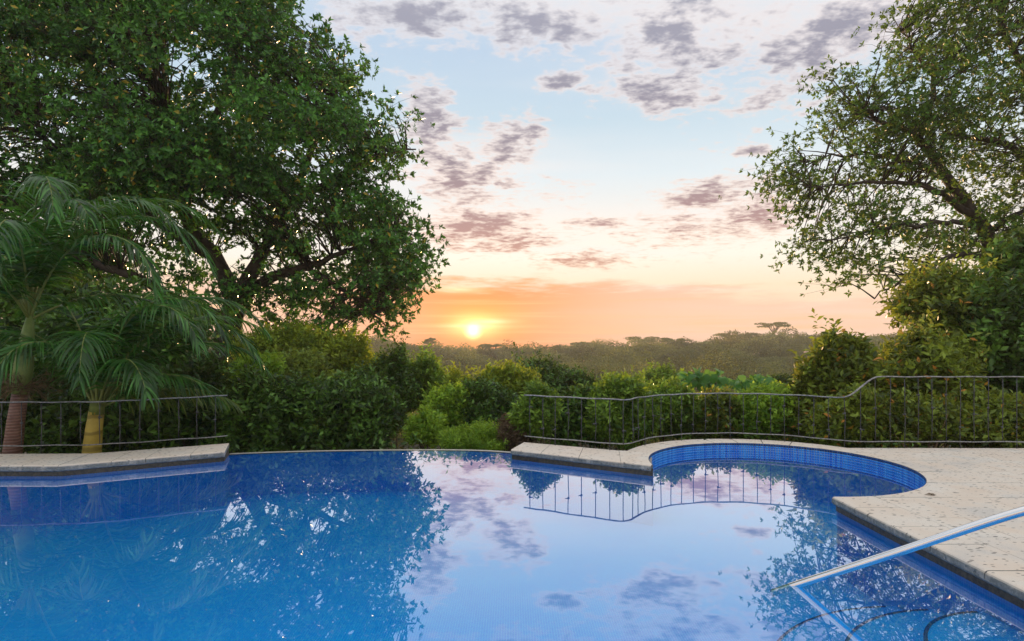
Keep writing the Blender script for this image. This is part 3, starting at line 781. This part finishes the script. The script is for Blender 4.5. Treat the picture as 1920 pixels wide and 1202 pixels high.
# ------------------------------------------------------------------ bushes
def bush_arrays(c, r, n, L, W_, nleaf=7, seed=0, shaggy=.18, up=.5, low=-1.0):
    """leafy shoots all over a heap of uneven mounds centred at c"""
    rs = np.random.default_rng(seed); c = np.asarray(c, float); r = np.asarray(r, float)
    m = 30
    mc = unit(rs.normal(size=(m, 3)))*rs.uniform(.45, .86, (m, 1)); mc[0] = 0
    mr = rs.uniform(.17, .36, m); mr[0] = .52
    w = mr**2/np.sum(mr**2); k = rs.choice(m, n*2, p=w)
    d = unit(rs.normal(size=(n*2, 3)))
    q = mc[k]+d*mr[k][:, None]
    dist = np.linalg.norm(q[:, None]-mc[None], axis=2)/mr[None]
    keep = (dist.min(1) > .80) & (q[:, 2] > low*1.1)
    q, d = q[keep][:n], d[keep][:n]; n = len(q)
    ext = np.abs(rs.normal(0, shaggy*.5, n))*(rs.random(n) < .35)
    q = q+d*(rs.normal(0, .03, n)-.16*rs.random(n)**1.5)[:, None]
    q[:, 2] += ext*(d[:, 2] > -.1); q += d*np.array((1, 1, 0))*ext[:, None]*.4
    p = c+q*r
    A = unit(d*(1-up)+np.array((0, 0, up))+rs.normal(0, .3, (n, 3)))
    k = nleaf; C = np.repeat(p, k, 0); Ar = np.repeat(A, k, 0); N = len(C)
    tpos = np.tile(np.linspace(0, 1, k), n)
    P = C+Ar*((tpos-.4)*L*2.2)[:, None]
    side = unit(np.cross(Ar, rs.normal(size=(N, 3))))
    D = unit(side*.85+Ar*(.25+.6*tpos[:, None]))
    U = unit(Ar*.8-side*.3+rs.normal(0, .3, (N, 3)))
    Ls = L*rs.uniform(.6, 1.2, N)
    return leaf_arrays(P, D, U, Ls, Ls*W_/L, .14, .14), p
def make_bush(name, label, cat, px, py, rx, ry, d, mat, n=700, L=.10, W_=.045, depth=None, seed=None, shaggy=.18, up=.5, group=None, nstem=5, low=-1.0, stem='twig', nleaf=7):
    c = at(px, py, d); r = (rx/F*d, depth or (rx/F*d)*.85, ry/F*d)
    gz = float(ground(c[0], c[1])); base = (c[0], c[1], gz)
    root = thing(name, label, cat, base, group)
    (v, f), p = bush_arrays(c, r, n, L, W_, nleaf, seed if seed is not None else int(px*7+py), shaggy, up, low)
    link('foliage', local(mesh_np('foliage', v, f), base), mat, root, 'stuff')
    for k in range(nstem):
        e = p[(k*37) % len(p)]; b0 = np.array((c[0]+random.uniform(-.12, .12), c[1]+random.uniform(-.1, .1), gz-.05))
        m_ = (b0+e)/2+np.array((random.uniform(-.1, .1), random.uniform(-.1, .1), .15))
        tube('stem', curve_pts([b0, m_, e], 7), np.linspace(.03, .006, 7), stem, root, 5, loc=base)
    return root
B = 'bushes between the pool edge and the valley'
BUSHES = [
 # name, label, px, py, rx, ry, d, mat, n, L, W, extra
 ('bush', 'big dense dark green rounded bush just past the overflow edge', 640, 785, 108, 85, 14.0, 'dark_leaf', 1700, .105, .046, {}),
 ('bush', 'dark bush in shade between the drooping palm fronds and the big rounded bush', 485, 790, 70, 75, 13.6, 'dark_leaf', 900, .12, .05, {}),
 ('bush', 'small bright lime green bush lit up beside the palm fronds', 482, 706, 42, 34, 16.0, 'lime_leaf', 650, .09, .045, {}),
 ('tree', 'yellow green leafy treetop under the big tree and behind the lime bush', 520, 668, 90, 56, 21.0, 'yellow_leaf', 1100, .13, .06, {}),
 ('tree', 'yellow green treetop under the lowest hanging branch of the big tree', 628, 684, 80, 46, 22.5, 'yellow_leaf', 1000, .13, .06, {}),
 ('bush', 'tall olive bush rising behind the left shoulder of the big rounded bush', 560, 720, 62, 50, 17.5, 'olive_leaf', 800, .11, .05, {}),
 ('bush', 'dark slender upright bush right behind the big rounded bush', 735, 740, 40, 80, 18.0, 'dark_leaf', 750, .11, .045, dict(up=.75)),
 ('bush', 'fresh green upright bush left of the sun with leafy shoots', 790, 715, 46, 60, 19.5, 'mid_leaf', 900, .12, .05, dict(up=.75, shaggy=.4)),
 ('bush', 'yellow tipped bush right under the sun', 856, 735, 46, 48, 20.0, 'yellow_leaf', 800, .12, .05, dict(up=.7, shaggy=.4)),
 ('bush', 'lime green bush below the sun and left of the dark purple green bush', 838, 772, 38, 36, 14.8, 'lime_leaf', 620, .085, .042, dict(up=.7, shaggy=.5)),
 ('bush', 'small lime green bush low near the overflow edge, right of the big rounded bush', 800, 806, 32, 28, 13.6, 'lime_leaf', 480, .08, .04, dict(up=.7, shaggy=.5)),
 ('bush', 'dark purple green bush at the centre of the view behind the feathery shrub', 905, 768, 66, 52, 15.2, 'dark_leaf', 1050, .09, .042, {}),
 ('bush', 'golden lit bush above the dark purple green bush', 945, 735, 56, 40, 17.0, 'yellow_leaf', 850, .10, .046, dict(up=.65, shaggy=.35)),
 ('shrub', 'low feathery light green shrub at the overflow edge beside the low stone coping', 905, 832, 62, 24, 12.6, 'lime_leaf', 900, .07, .018, dict(up=.7, shaggy=.4, nleaf=9)),
 ('shrub', 'dry purple brown shrub by the end of the low stone coping', 966, 812, 32, 30, 12.4, 'brown_leaf', 420, .05, .022, {}),
 ('bush', 'pale green bush growing through the left end of the curved railing', 1012, 778, 44, 44, 12.2, 'mid_leaf', 800, .075, .035, {}),
 ('tree', 'dark treetop with pointed shoots right of the sun', 1018, 708, 62, 38, 27.0, 'dark_leaf', 800, .15, .06, dict(up=.8, shaggy=.5)),
 ('tree', 'dark olive treetop above the straight left part of the curved railing', 1085, 726, 62, 34, 24.0, 'dark_leaf', 750, .15, .06, dict(up=.75, shaggy=.4)),
 ('tree', 'light green shaggy treetop above the corner of the curved railing', 1172, 722, 52, 32, 27.0, 'mid_leaf', 700, .16, .07, dict(up=.75, shaggy=.4)),
 ('tree', 'green shaggy treetop left of the broad leaved plants', 1245, 716, 44, 34, 30.0, 'mid_leaf', 650, .17, .075, dict(up=.75, shaggy=.4)),
 ('bush', 'dark bush in shade behind the straight left part of the curved railing', 1085, 790, 60, 44, 13.4, 'dark_leaf', 900, .095, .042, {}),
 ('bush', 'leafy green bush behind the corner of the curved railing', 1170, 776, 60, 48, 12.7, 'mid_leaf', 1000, .085, .042, {}),
 ('bush', 'fresh green bush behind the railing at the left side of the bay', 1258, 776, 62, 48, 13.2, 'mid_leaf', 1050, .085, .042, {}),
 ('bush', 'green bush behind the railing at the far point of the bay', 1345, 788, 58, 42, 13.4, 'thicket_leaf', 950, .085, .042, {}),
 ('bush', 'bright green bush behind the railing at the right side of the bay', 1430, 782, 60, 46, 13.2, 'lime_leaf', 1000, .085, .042, {}),
 ('bush', 'dark green bush behind the railing where its top rail starts to climb', 1510, 775, 52, 52, 13.0, 'thicket_leaf', 900, .095, .045, {}),
 ('tree', 'dark green round treetop in the valley right of the broad leaved plants', 1468, 722, 46, 24, 26.0, 'dark_leaf', 650, .13, .06, {}),
 ('bush', 'tall green bush with pointed top left of the climbing rail', 1580, 716, 66, 64, 12.9, 'thicket_leaf', 1500, .125, .055, dict(up=.65, shaggy=.35)),
 ('bush', 'yellow spotted bush low behind the railing below the climbing rail', 1600, 795, 60, 46, 11.9, 'thicket_leaf', 900, .105, .05, {}),
 ('bush', 'wide tangled yellow green bush behind the raised part of the railing', 1715, 700, 90, 78, 13.2, 'thicket_leaf', 1700, .12, .05, dict(up=.4, shaggy=.4)),
 ('bush', 'twiggy bush with bare tan stems low behind the raised part of the railing', 1720, 795, 80, 42, 11.8, 'thicket_leaf', 420, .09, .04, dict(nstem=40, stem='tan_twig')),
 ('bush', 'low leafy bush behind the railing at the right edge', 1850, 795, 80, 44, 11.8, 'thicket_leaf', 700, .10, .045, dict(nstem=20, stem='tan_twig')),
 ('bush', 'dark green bush at the right edge under the open tree', 1880, 660, 100, 100, 13.6, 'dark_leaf', 1700, .13, .06, dict(up=.4, shaggy=.3)),
 ('bush', 'tall dark green bush against the trunk of the open tree', 1930, 545, 90, 90, 14.5, 'dark_leaf', 1300, .15, .07, dict(up=.4, shaggy=.3)),
 ('bush', 'loose olive bush with hanging sprays below the open tree', 1770, 590, 80, 70, 14.2, 'thicket_leaf', 900, .12, .05, dict(up=.3, shaggy=.5)),
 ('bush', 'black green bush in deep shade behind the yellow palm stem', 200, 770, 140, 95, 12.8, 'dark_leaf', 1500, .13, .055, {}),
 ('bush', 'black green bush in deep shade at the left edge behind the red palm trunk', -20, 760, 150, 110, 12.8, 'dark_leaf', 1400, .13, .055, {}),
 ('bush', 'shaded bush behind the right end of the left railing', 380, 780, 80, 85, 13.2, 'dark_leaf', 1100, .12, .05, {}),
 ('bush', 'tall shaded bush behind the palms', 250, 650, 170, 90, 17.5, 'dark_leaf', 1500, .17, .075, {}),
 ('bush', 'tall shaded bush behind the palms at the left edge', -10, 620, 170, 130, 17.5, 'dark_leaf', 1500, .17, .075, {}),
]
for nm, lb, px, py, rx, ry, d, mt, n, L, w_, ex in BUSHES:
    if d > 18.9 and px > 700: py += 20
    make_bush({'bush': 'bush', 'tree': 'leafy_tree', 'shrub': 'shrub'}[nm], lb, nm, px, py, rx*1.10, ry*1.12, d, mt, int(n*1.55), L*1.42, w_*1.5, group=B, **ex)

# low growth covering the slope below the bushes
n = 26000
uy = 10.95+(rng.random(n)**1.7)*32; ux = rng.uniform(-1.05, 1.05, n)*uy*.95
clump = .5+.5*np.sin(ux*1.7+np.sin(uy*1.3)*2)*np.sin(uy*1.1+ux*.4)
uz = ground(ux, uy)+rng.random(n)*(.25+.75*clump)
D = unit(rng.normal(size=(n, 3))*np.array((1, 1, .4))+np.array((0, 0, .6)))
Ls = .16*rng.uniform(.6, 1.3, n)*(.6+uy/30)
v, f = leaf_arrays(np.stack([ux, uy, uz], -1), D, rng.normal(size=(n, 3))+np.array((0, 0, 1.2)), Ls, Ls*.45, .12, .2)
ug = link('undergrowth', mesh_np('undergrowth', v, f), 'dark_leaf', kind='stuff'); ug['label'] = 'low green undergrowth covering the slope'; ug['category'] = 'undergrowth'

# broad leaved plants: every leaf a piece of its own
def broad_leaf_mesh():
    n = 9; v = []; f = []
    for i in range(n):
        t = i/(n-1); w = .5*math.sin(PI*min(1, (t*.93+.07))**.8)*(1-.15*t)
        z = -.35*t*t
        v += [(t, -w, z+.12*w), (t, 0, z), (t, w, z+.12*w)]
    for i in range(n-1):
        o = i*3; f += [(o, o+1, o+4, o+3), (o+1, o+2, o+5, o+4)]
    me = mesh_np('leaf', v, f, True); me.materials.append(M['big_leaf']); return me
BL = broad_leaf_mesh()
def broad_plant(label, px, py, rx, ry, d, n, size):
    c = at(px, py, d); gz = float(ground(c[0], c[1])); base = Vector((c[0], c[1], gz))
    root = thing('broad_leaved_plant', label, 'plant', base, 'broad leaved plants in the valley')
    for k in range(5):
        e = np.array((c[0]+random.uniform(-.6, .6)*rx/F*d, c[1]+random.uniform(-.4, .4), c[2]))
        tube('stem', curve_pts([np.array(base), (np.array(base)+e)/2+np.array((.1, 0, .1)), e], 6), np.linspace(.05, .02, 6), 'twig', root, 6, loc=base)
    for k in range(n):
        dv = rand_dir(1)[0]; dv[2] = abs(dv[2])*.9-.25*random.random()
        p = c+dv*np.array((rx/F*d, .9, ry/F*d))*random.uniform(.3, 1.15)
        o = bpy.data.objects.new('leaf', BL); COL.objects.link(o); o.parent = root
        o.location = Vector(p)-base
        yaw = -PI/2+random.uniform(-1.3, 1.3)
        o.rotation_euler = (random.uniform(-.4, .4), random.uniform(.15, 1.1), yaw)
        s = size*random.uniform(.7, 1.2); o.scale = (s, s*random.uniform(.75, .95), s)
broad_plant('broad leaved green plant, left of the two behind the far point of the bay', 1318, 716, 58, 30, 17.0, 130, .27)
broad_plant('broad leaved green plant, right of the two behind the far point of the bay', 1415, 724, 58, 28, 17.5, 130, .27)

# ------------------------------------------------------------------ palms
def frond(root, loc, start, azd, eld, length, droop, mat, nl=60, ll=.80, twist=0.0, wind=0.15, grow=1.0):
    n = 22; a, e = math.radians(azd), math.radians(eld)
    p = np.array(start, float); pts = [p.copy()]
    for i in range(n-1):
        t = i/(n-1); ee = e-droop*1.2*t**1.5
        dv = np.array((math.cos(a)*math.cos(ee), math.sin(a)*math.cos(ee), math.sin(ee)))
        p = p+dv*length*grow/(n-1); pts.append(p.copy())
    pts = np.array(pts)
    length_ = length
    fr = tube('frond', pts, np.linspace(.026, .004, n), 'palm_rib', root, 6, loc=loc)
    tan = unit(np.gradient(pts, axis=0)); side0 = unit(np.cross(tan, np.array((0, 0, 1.)))); upv = np.cross(side0, tan)
    V_, F_ = [], []; o = 0
    for k in range(nl):
        t = .16+.84*k/(nl-1); x = t*(n-1); i = min(int(x), n-2); u = x-i
        q = pts[i]*(1-u)+pts[i+1]*u; tg = tan[i]; sd = side0[i]; uv = upv[i]
        Lk = ll*(math.sin(PI*(.12+.80*t)))**.7*random.uniform(.82, 1.12)
        for s in (-1, 1):
            ang = math.radians(58-30*t)+random.uniform(-.12, .12)
            d = unit(tg*math.cos(ang)+sd*s*math.sin(ang)+uv*(.25+twist*s)+np.array((wind, 0, 0))*random.uniform(-.3, 1))
            w = .052*random.uniform(.8, 1.15)*(1-.4*t)
            seg = 5; pp = q.copy(); dd = d.copy(); wn = unit(np.cross(d, uv+rng.normal(0, .55, 3)))
            sagk = random.uniform(.22, .50)
            for j in range(seg):
                ww = w*(1, 1.0, .85, .55, .04)[j]*.5
                V_ += [pp+wn*ww, pp-wn*ww]
                dd = unit(dd+np.array((0, 0, -sagk))); pp = pp+dd*Lk/(seg-1)
            for j in range(seg-1):
                b0 = o+j*2; F_ += [(b0, b0+1, b0+3, b0+2)]
            o += seg*2
    link('leaflets', local(mesh_np('leaflets', V_, F_, True), loc), mat, fr, 'stuff')
M['palm_rib'] = plain('palm rib', (.16, .22, .05), (.26, .30, .08), 5, .5, .1)
PD = 10.85
# yellow stemmed palm by the railing
pb = at(172, 855, PD); loc = (pb[0], pb[1], -.9)
p1 = thing('palm', 'young palm with a smooth yellow stem and drooping feathery fronds by the left railing', 'palm', loc)
tube('trunk', [(pb[0]-.03, pb[1], -.95), (pb[0]-.02, pb[1], -.3), at(172, 850, PD), at(177, 800, PD), at(181, 772, PD)], [.17, .165, .155, .135, .125], 'stem_yellow', p1, 16, loc=loc)
cr = at(183, 765, PD)
tube('crownshaft', [at(181, 776, PD), at(184, 745, PD), at(190, 715, PD), at(196, 690, PD)], [.128, .11, .07, .03], 'stem_husk' if 'stem_husk' in M else 'shaft_green', p1, 12, loc=loc)
for azd, eld, ln, dr, mt in [(5, 66, 4.0, 2.1, 'palm_leaf'), (-25, 74, 4.1, 2.2, 'palm_leaf'), (25, 78, 4.4, 2.2, 'palm_leaf'), (-8, 82, 4.3, 2.5, 'palm_leaf'), (40, 50, 3.7, 1.7, 'palm_leaf'), (-5, 35, 2.9, 1.35, 'palm_leaf'), (15, 18, 2.7, .85, 'palm_leaf_y'),
                             (-60, 66, 3.0, 2.2, 'palm_leaf'), (-95, 70, 2.7, 2.5, 'palm_leaf'), (-140, 64, 3.0, 1.9, 'palm_leaf'), (175, 58, 3.2, 1.6, 'palm_leaf'), (150, 72, 3.8, 1.8, 'palm_leaf'),
                             (85, 74, 4.0, 1.7, 'palm_leaf'), (50, 60, 3.6, 1.6, 'palm_leaf'), (-40, 48, 3.0, 1.7, 'palm_leaf'), (110, 60, 3.6, 1.5, 'palm_leaf')]:
    frond(p1, loc, cr+np.array((math.cos(math.radians(azd))*.05, math.sin(math.radians(azd))*.05, .02)), azd, eld+4, ln, dr, mt, grow=(.98 if abs(azd) < 42 else 1.13) if eld > 45 else .88)
# red trunked palm at the left edge
pb = at(26, 855, 10.7); loc = (pb[0], pb[1], -.9)
p2 = thing('palm', 'taller palm with a ringed red brown trunk and green crownshaft at the left edge', 'palm', loc)
tube('trunk', [(pb[0]-.05, pb[1], -.95), at(22, 860, 10.7), at(30, 790, 10.7), at(38, 735, 10.7)], [.17, .15, .135, .12], 'stem_red', p2, 16, loc=loc)
tube('crownshaft', [at(38, 738, 10.7), at(44, 690, 10.7), at(50, 640, 10.7), at(57, 590, 10.7)], [.135, .15, .12, .05], 'shaft_green', p2, 14, loc=loc)
cr = at(56, 600, 10.7)
for azd, eld, ln, dr in [(8, 72, 4.2, 2.3), (-18, 60, 3.8, 2.2), (35, 80, 4.3, 2.0), (0, 84, 4.4, 2.6), (-45, 84, 4.2, 2.4), (-60, 70, 3.6, 2.5), (-110, 66, 3.2, 2.3), (160, 66, 3.4, 1.9), (-150, 62, 3.3, 1.9), (80, 82, 3.6, 1.5), (120, 74, 3.5, 1.7), (-85, 45, 2.8, 2.0), (20, 30, 2.9, 1.7), (-35, 76, 3.5, 1.9)]:
    frond(p2, loc, cr, azd, eld+3, ln, dr, 'palm_leaf', grow=1.1)
# dry flower broom below the crownshaft
tw = []
c0_ = at(42, 728, 10.65)
for k in range(46):
    a = random.uniform(0, 2*PI); L = random.uniform(.35, .75); e = c0_+np.array((math.cos(a)*L, math.sin(a)*L*.8, random.uniform(-.28, .30)))
    m_ = (c0_+e)/2+np.array((0, 0, .10)); tw.append(tube_arrays([c0_, m_, e], [.010, .006, .003], 4))
    for q in range(6):
        g = m_+(e-m_)*random.random(); tw.append(tube_arrays([g, g+rng.normal(0, .05, 3), g+rng.normal(0, .10, 3)], [.005, .004, .002], 3))
v, f = join_np(tw); link('flower_broom', local(mesh_np('flower_broom', v, f), loc), 'tan_twig', p2)

# ------------------------------------------------------------------ far forest
def crown_cards(c, r, n, size):
    d = rand_dir(n); d[:, 2] = np.abs(d[:, 2])*1.1-.25; d = unit(d)
    b = unit(rng.normal(size=(7, 3))); b[:, 2] = np.abs(b[:, 2])
    w = .82+sum(.22*np.exp(-(1-d@q)*7) for q in b)
    p = np.asarray(c)+d*np.asarray(r)*(w*(1-.22*rng.random(n)))[:, None]
    D = unit(np.cross(d, rng.normal(size=(n, 3)))+d*.35); s = size*rng.uniform(.6, 1.3, n)
    return leaf_arrays(p-D*(s*.5)[:, None], D, d+rng.normal(0, .35, (n, 3)), s, s*.62, .1, .1)
parts = []; kinds = []
yy = 38.0
while yy < 345:
    step = 5.0 if yy < 90 else (8.5 if yy < 150 else 13.0)
    x0, x1 = (380-960)/F*yy, (1800-960)/F*yy
    for x in np.arange(x0, x1, step*1.05):
        X_ = x+rng.uniform(-.5, .5)*step; Y_ = yy+rng.uniform(-.5, .5)*step
        g = float(ground(X_, Y_)); h = rng.uniform(3.2, 5.5) if yy < 90 else rng.uniform(6.0, 13.0 if yy < 290 else 11.0)
        rr = step*rng.uniform(.42, .72)
        n = int(900*min(1, 60/yy)**1.15*max(.6, rr/4)); n = max(n, 90)
        kinds.append(rng.choice(3, p=(.36, .40, .24)))
        parts.append(crown_cards((X_, Y_, g+h*.62), (rr, rr, h*.5), int(n*(1.6 if yy < 150 else 3.6)), max(.22, .0050*yy**.92)))
    yy += step*.72
v, f = join_np(parts)
fme = mesh_np('forest', v, f)
for k in ('forest_leaf', 'forest_dark', 'forest_pale'): fme.materials.append(M[k])
fme.polygons.foreach_set('material_index', np.concatenate([np.full(len(q[1]), k, np.int32) for q, k in zip(parts, kinds)]))
fo = link('forest', fme, None, kind='stuff'); fo['label'] = 'hazy green forest covering the valley and far ridge'; fo['category'] = 'forest'
# flat topped trees standing out on the ridge
def ridge_tree(label, px, py, rx, ry, d=325, lean=0.0, tiers=3):
    c = at(px, py, d); s = d/F; g = float(ground(c[0], c[1])); base = (c[0]-lean, c[1], g)
    root = thing('flat_topped_tree', label, 'tree', base, 'flat topped trees on the far ridge')
    top = c
    tube('trunk', curve_pts([np.array(base), (np.array(base)+top)/2+np.array((-lean*.3, 0, 0)), top-np.array((0, 0, ry*s*.6))], 8), np.linspace(.5, .28, 8), 'bark', root, 6, loc=base)
    P = []
    for k in range(tiers*3):
        u = rng.uniform(-.8, .8); q = c+np.array((u*rx*s, rng.uniform(-.5, .5)*rx*s, (rng.uniform(-.5, .55)*(1-abs(u)*.6)-.25*abs(u))*ry*s))
        P.append(crown_cards(q, (rx*s*rng.uniform(.28, .45), rx*s*.35, ry*s*.30), 150, .75))
        tube('branch', curve_pts([np.array(base)*.35+top*.65, (top+q)/2-np.array((0, 0, ry*s*.35)), q], 6), np.linspace(.24, .08, 6), 'bark', root, 5, loc=base)
    v, f = join_np(P); link('crown', local(mesh_np('crown', v, f), base), 'forest_leaf', root, 'stuff')
ridge_tree('lone flat topped tree standing highest on the far ridge', 1453, 609, 36, 9, lean=2)
ridge_tree('wide dark flat topped tree on the ridge left of the lone highest tree', 1378, 627, 36, 11)
ridge_tree('widest flat topped tree at the middle of the far ridge', 1200, 635, 42, 12)
ridge_tree('small flat topped tree touching the right of the widest ridge tree', 1262, 637, 22, 9)
ridge_tree('rounded flat topped tree on the ridge left of the widest one', 1106, 645, 34, 11)
ridge_tree('small dark tree poking over the ridge left of the sun', 808, 640, 13, 10)
ridge_tree('wide low tree on the ridge just right of the sun', 925, 650, 30, 10)

# ------------------------------------------------------------------ air
hz = mesh_np('haze', [(x, y, z) for x in (-530, 530) for y in (-70, 570) for z in (-40, 30)],
             [(0, 1, 3, 2), (4, 6, 7, 5), (0, 4, 5, 1), (2, 3, 7, 6), (0, 2, 6, 4), (1, 5, 7, 3)])
hm, ht, ho = new_mat('haze air')
pv = ht.nodes.new('ShaderNodeVolumePrincipled'); pv.inputs['Color'].default_value = (.95, .90, .84, 1); pv.inputs['Density'].default_value = 0.00042; pv.inputs['Anisotropy'].default_value = 0.22
ht.links.new(pv.outputs[0], ho.inputs['Volume'])
link('haze', hz, hm, kind='stuff')
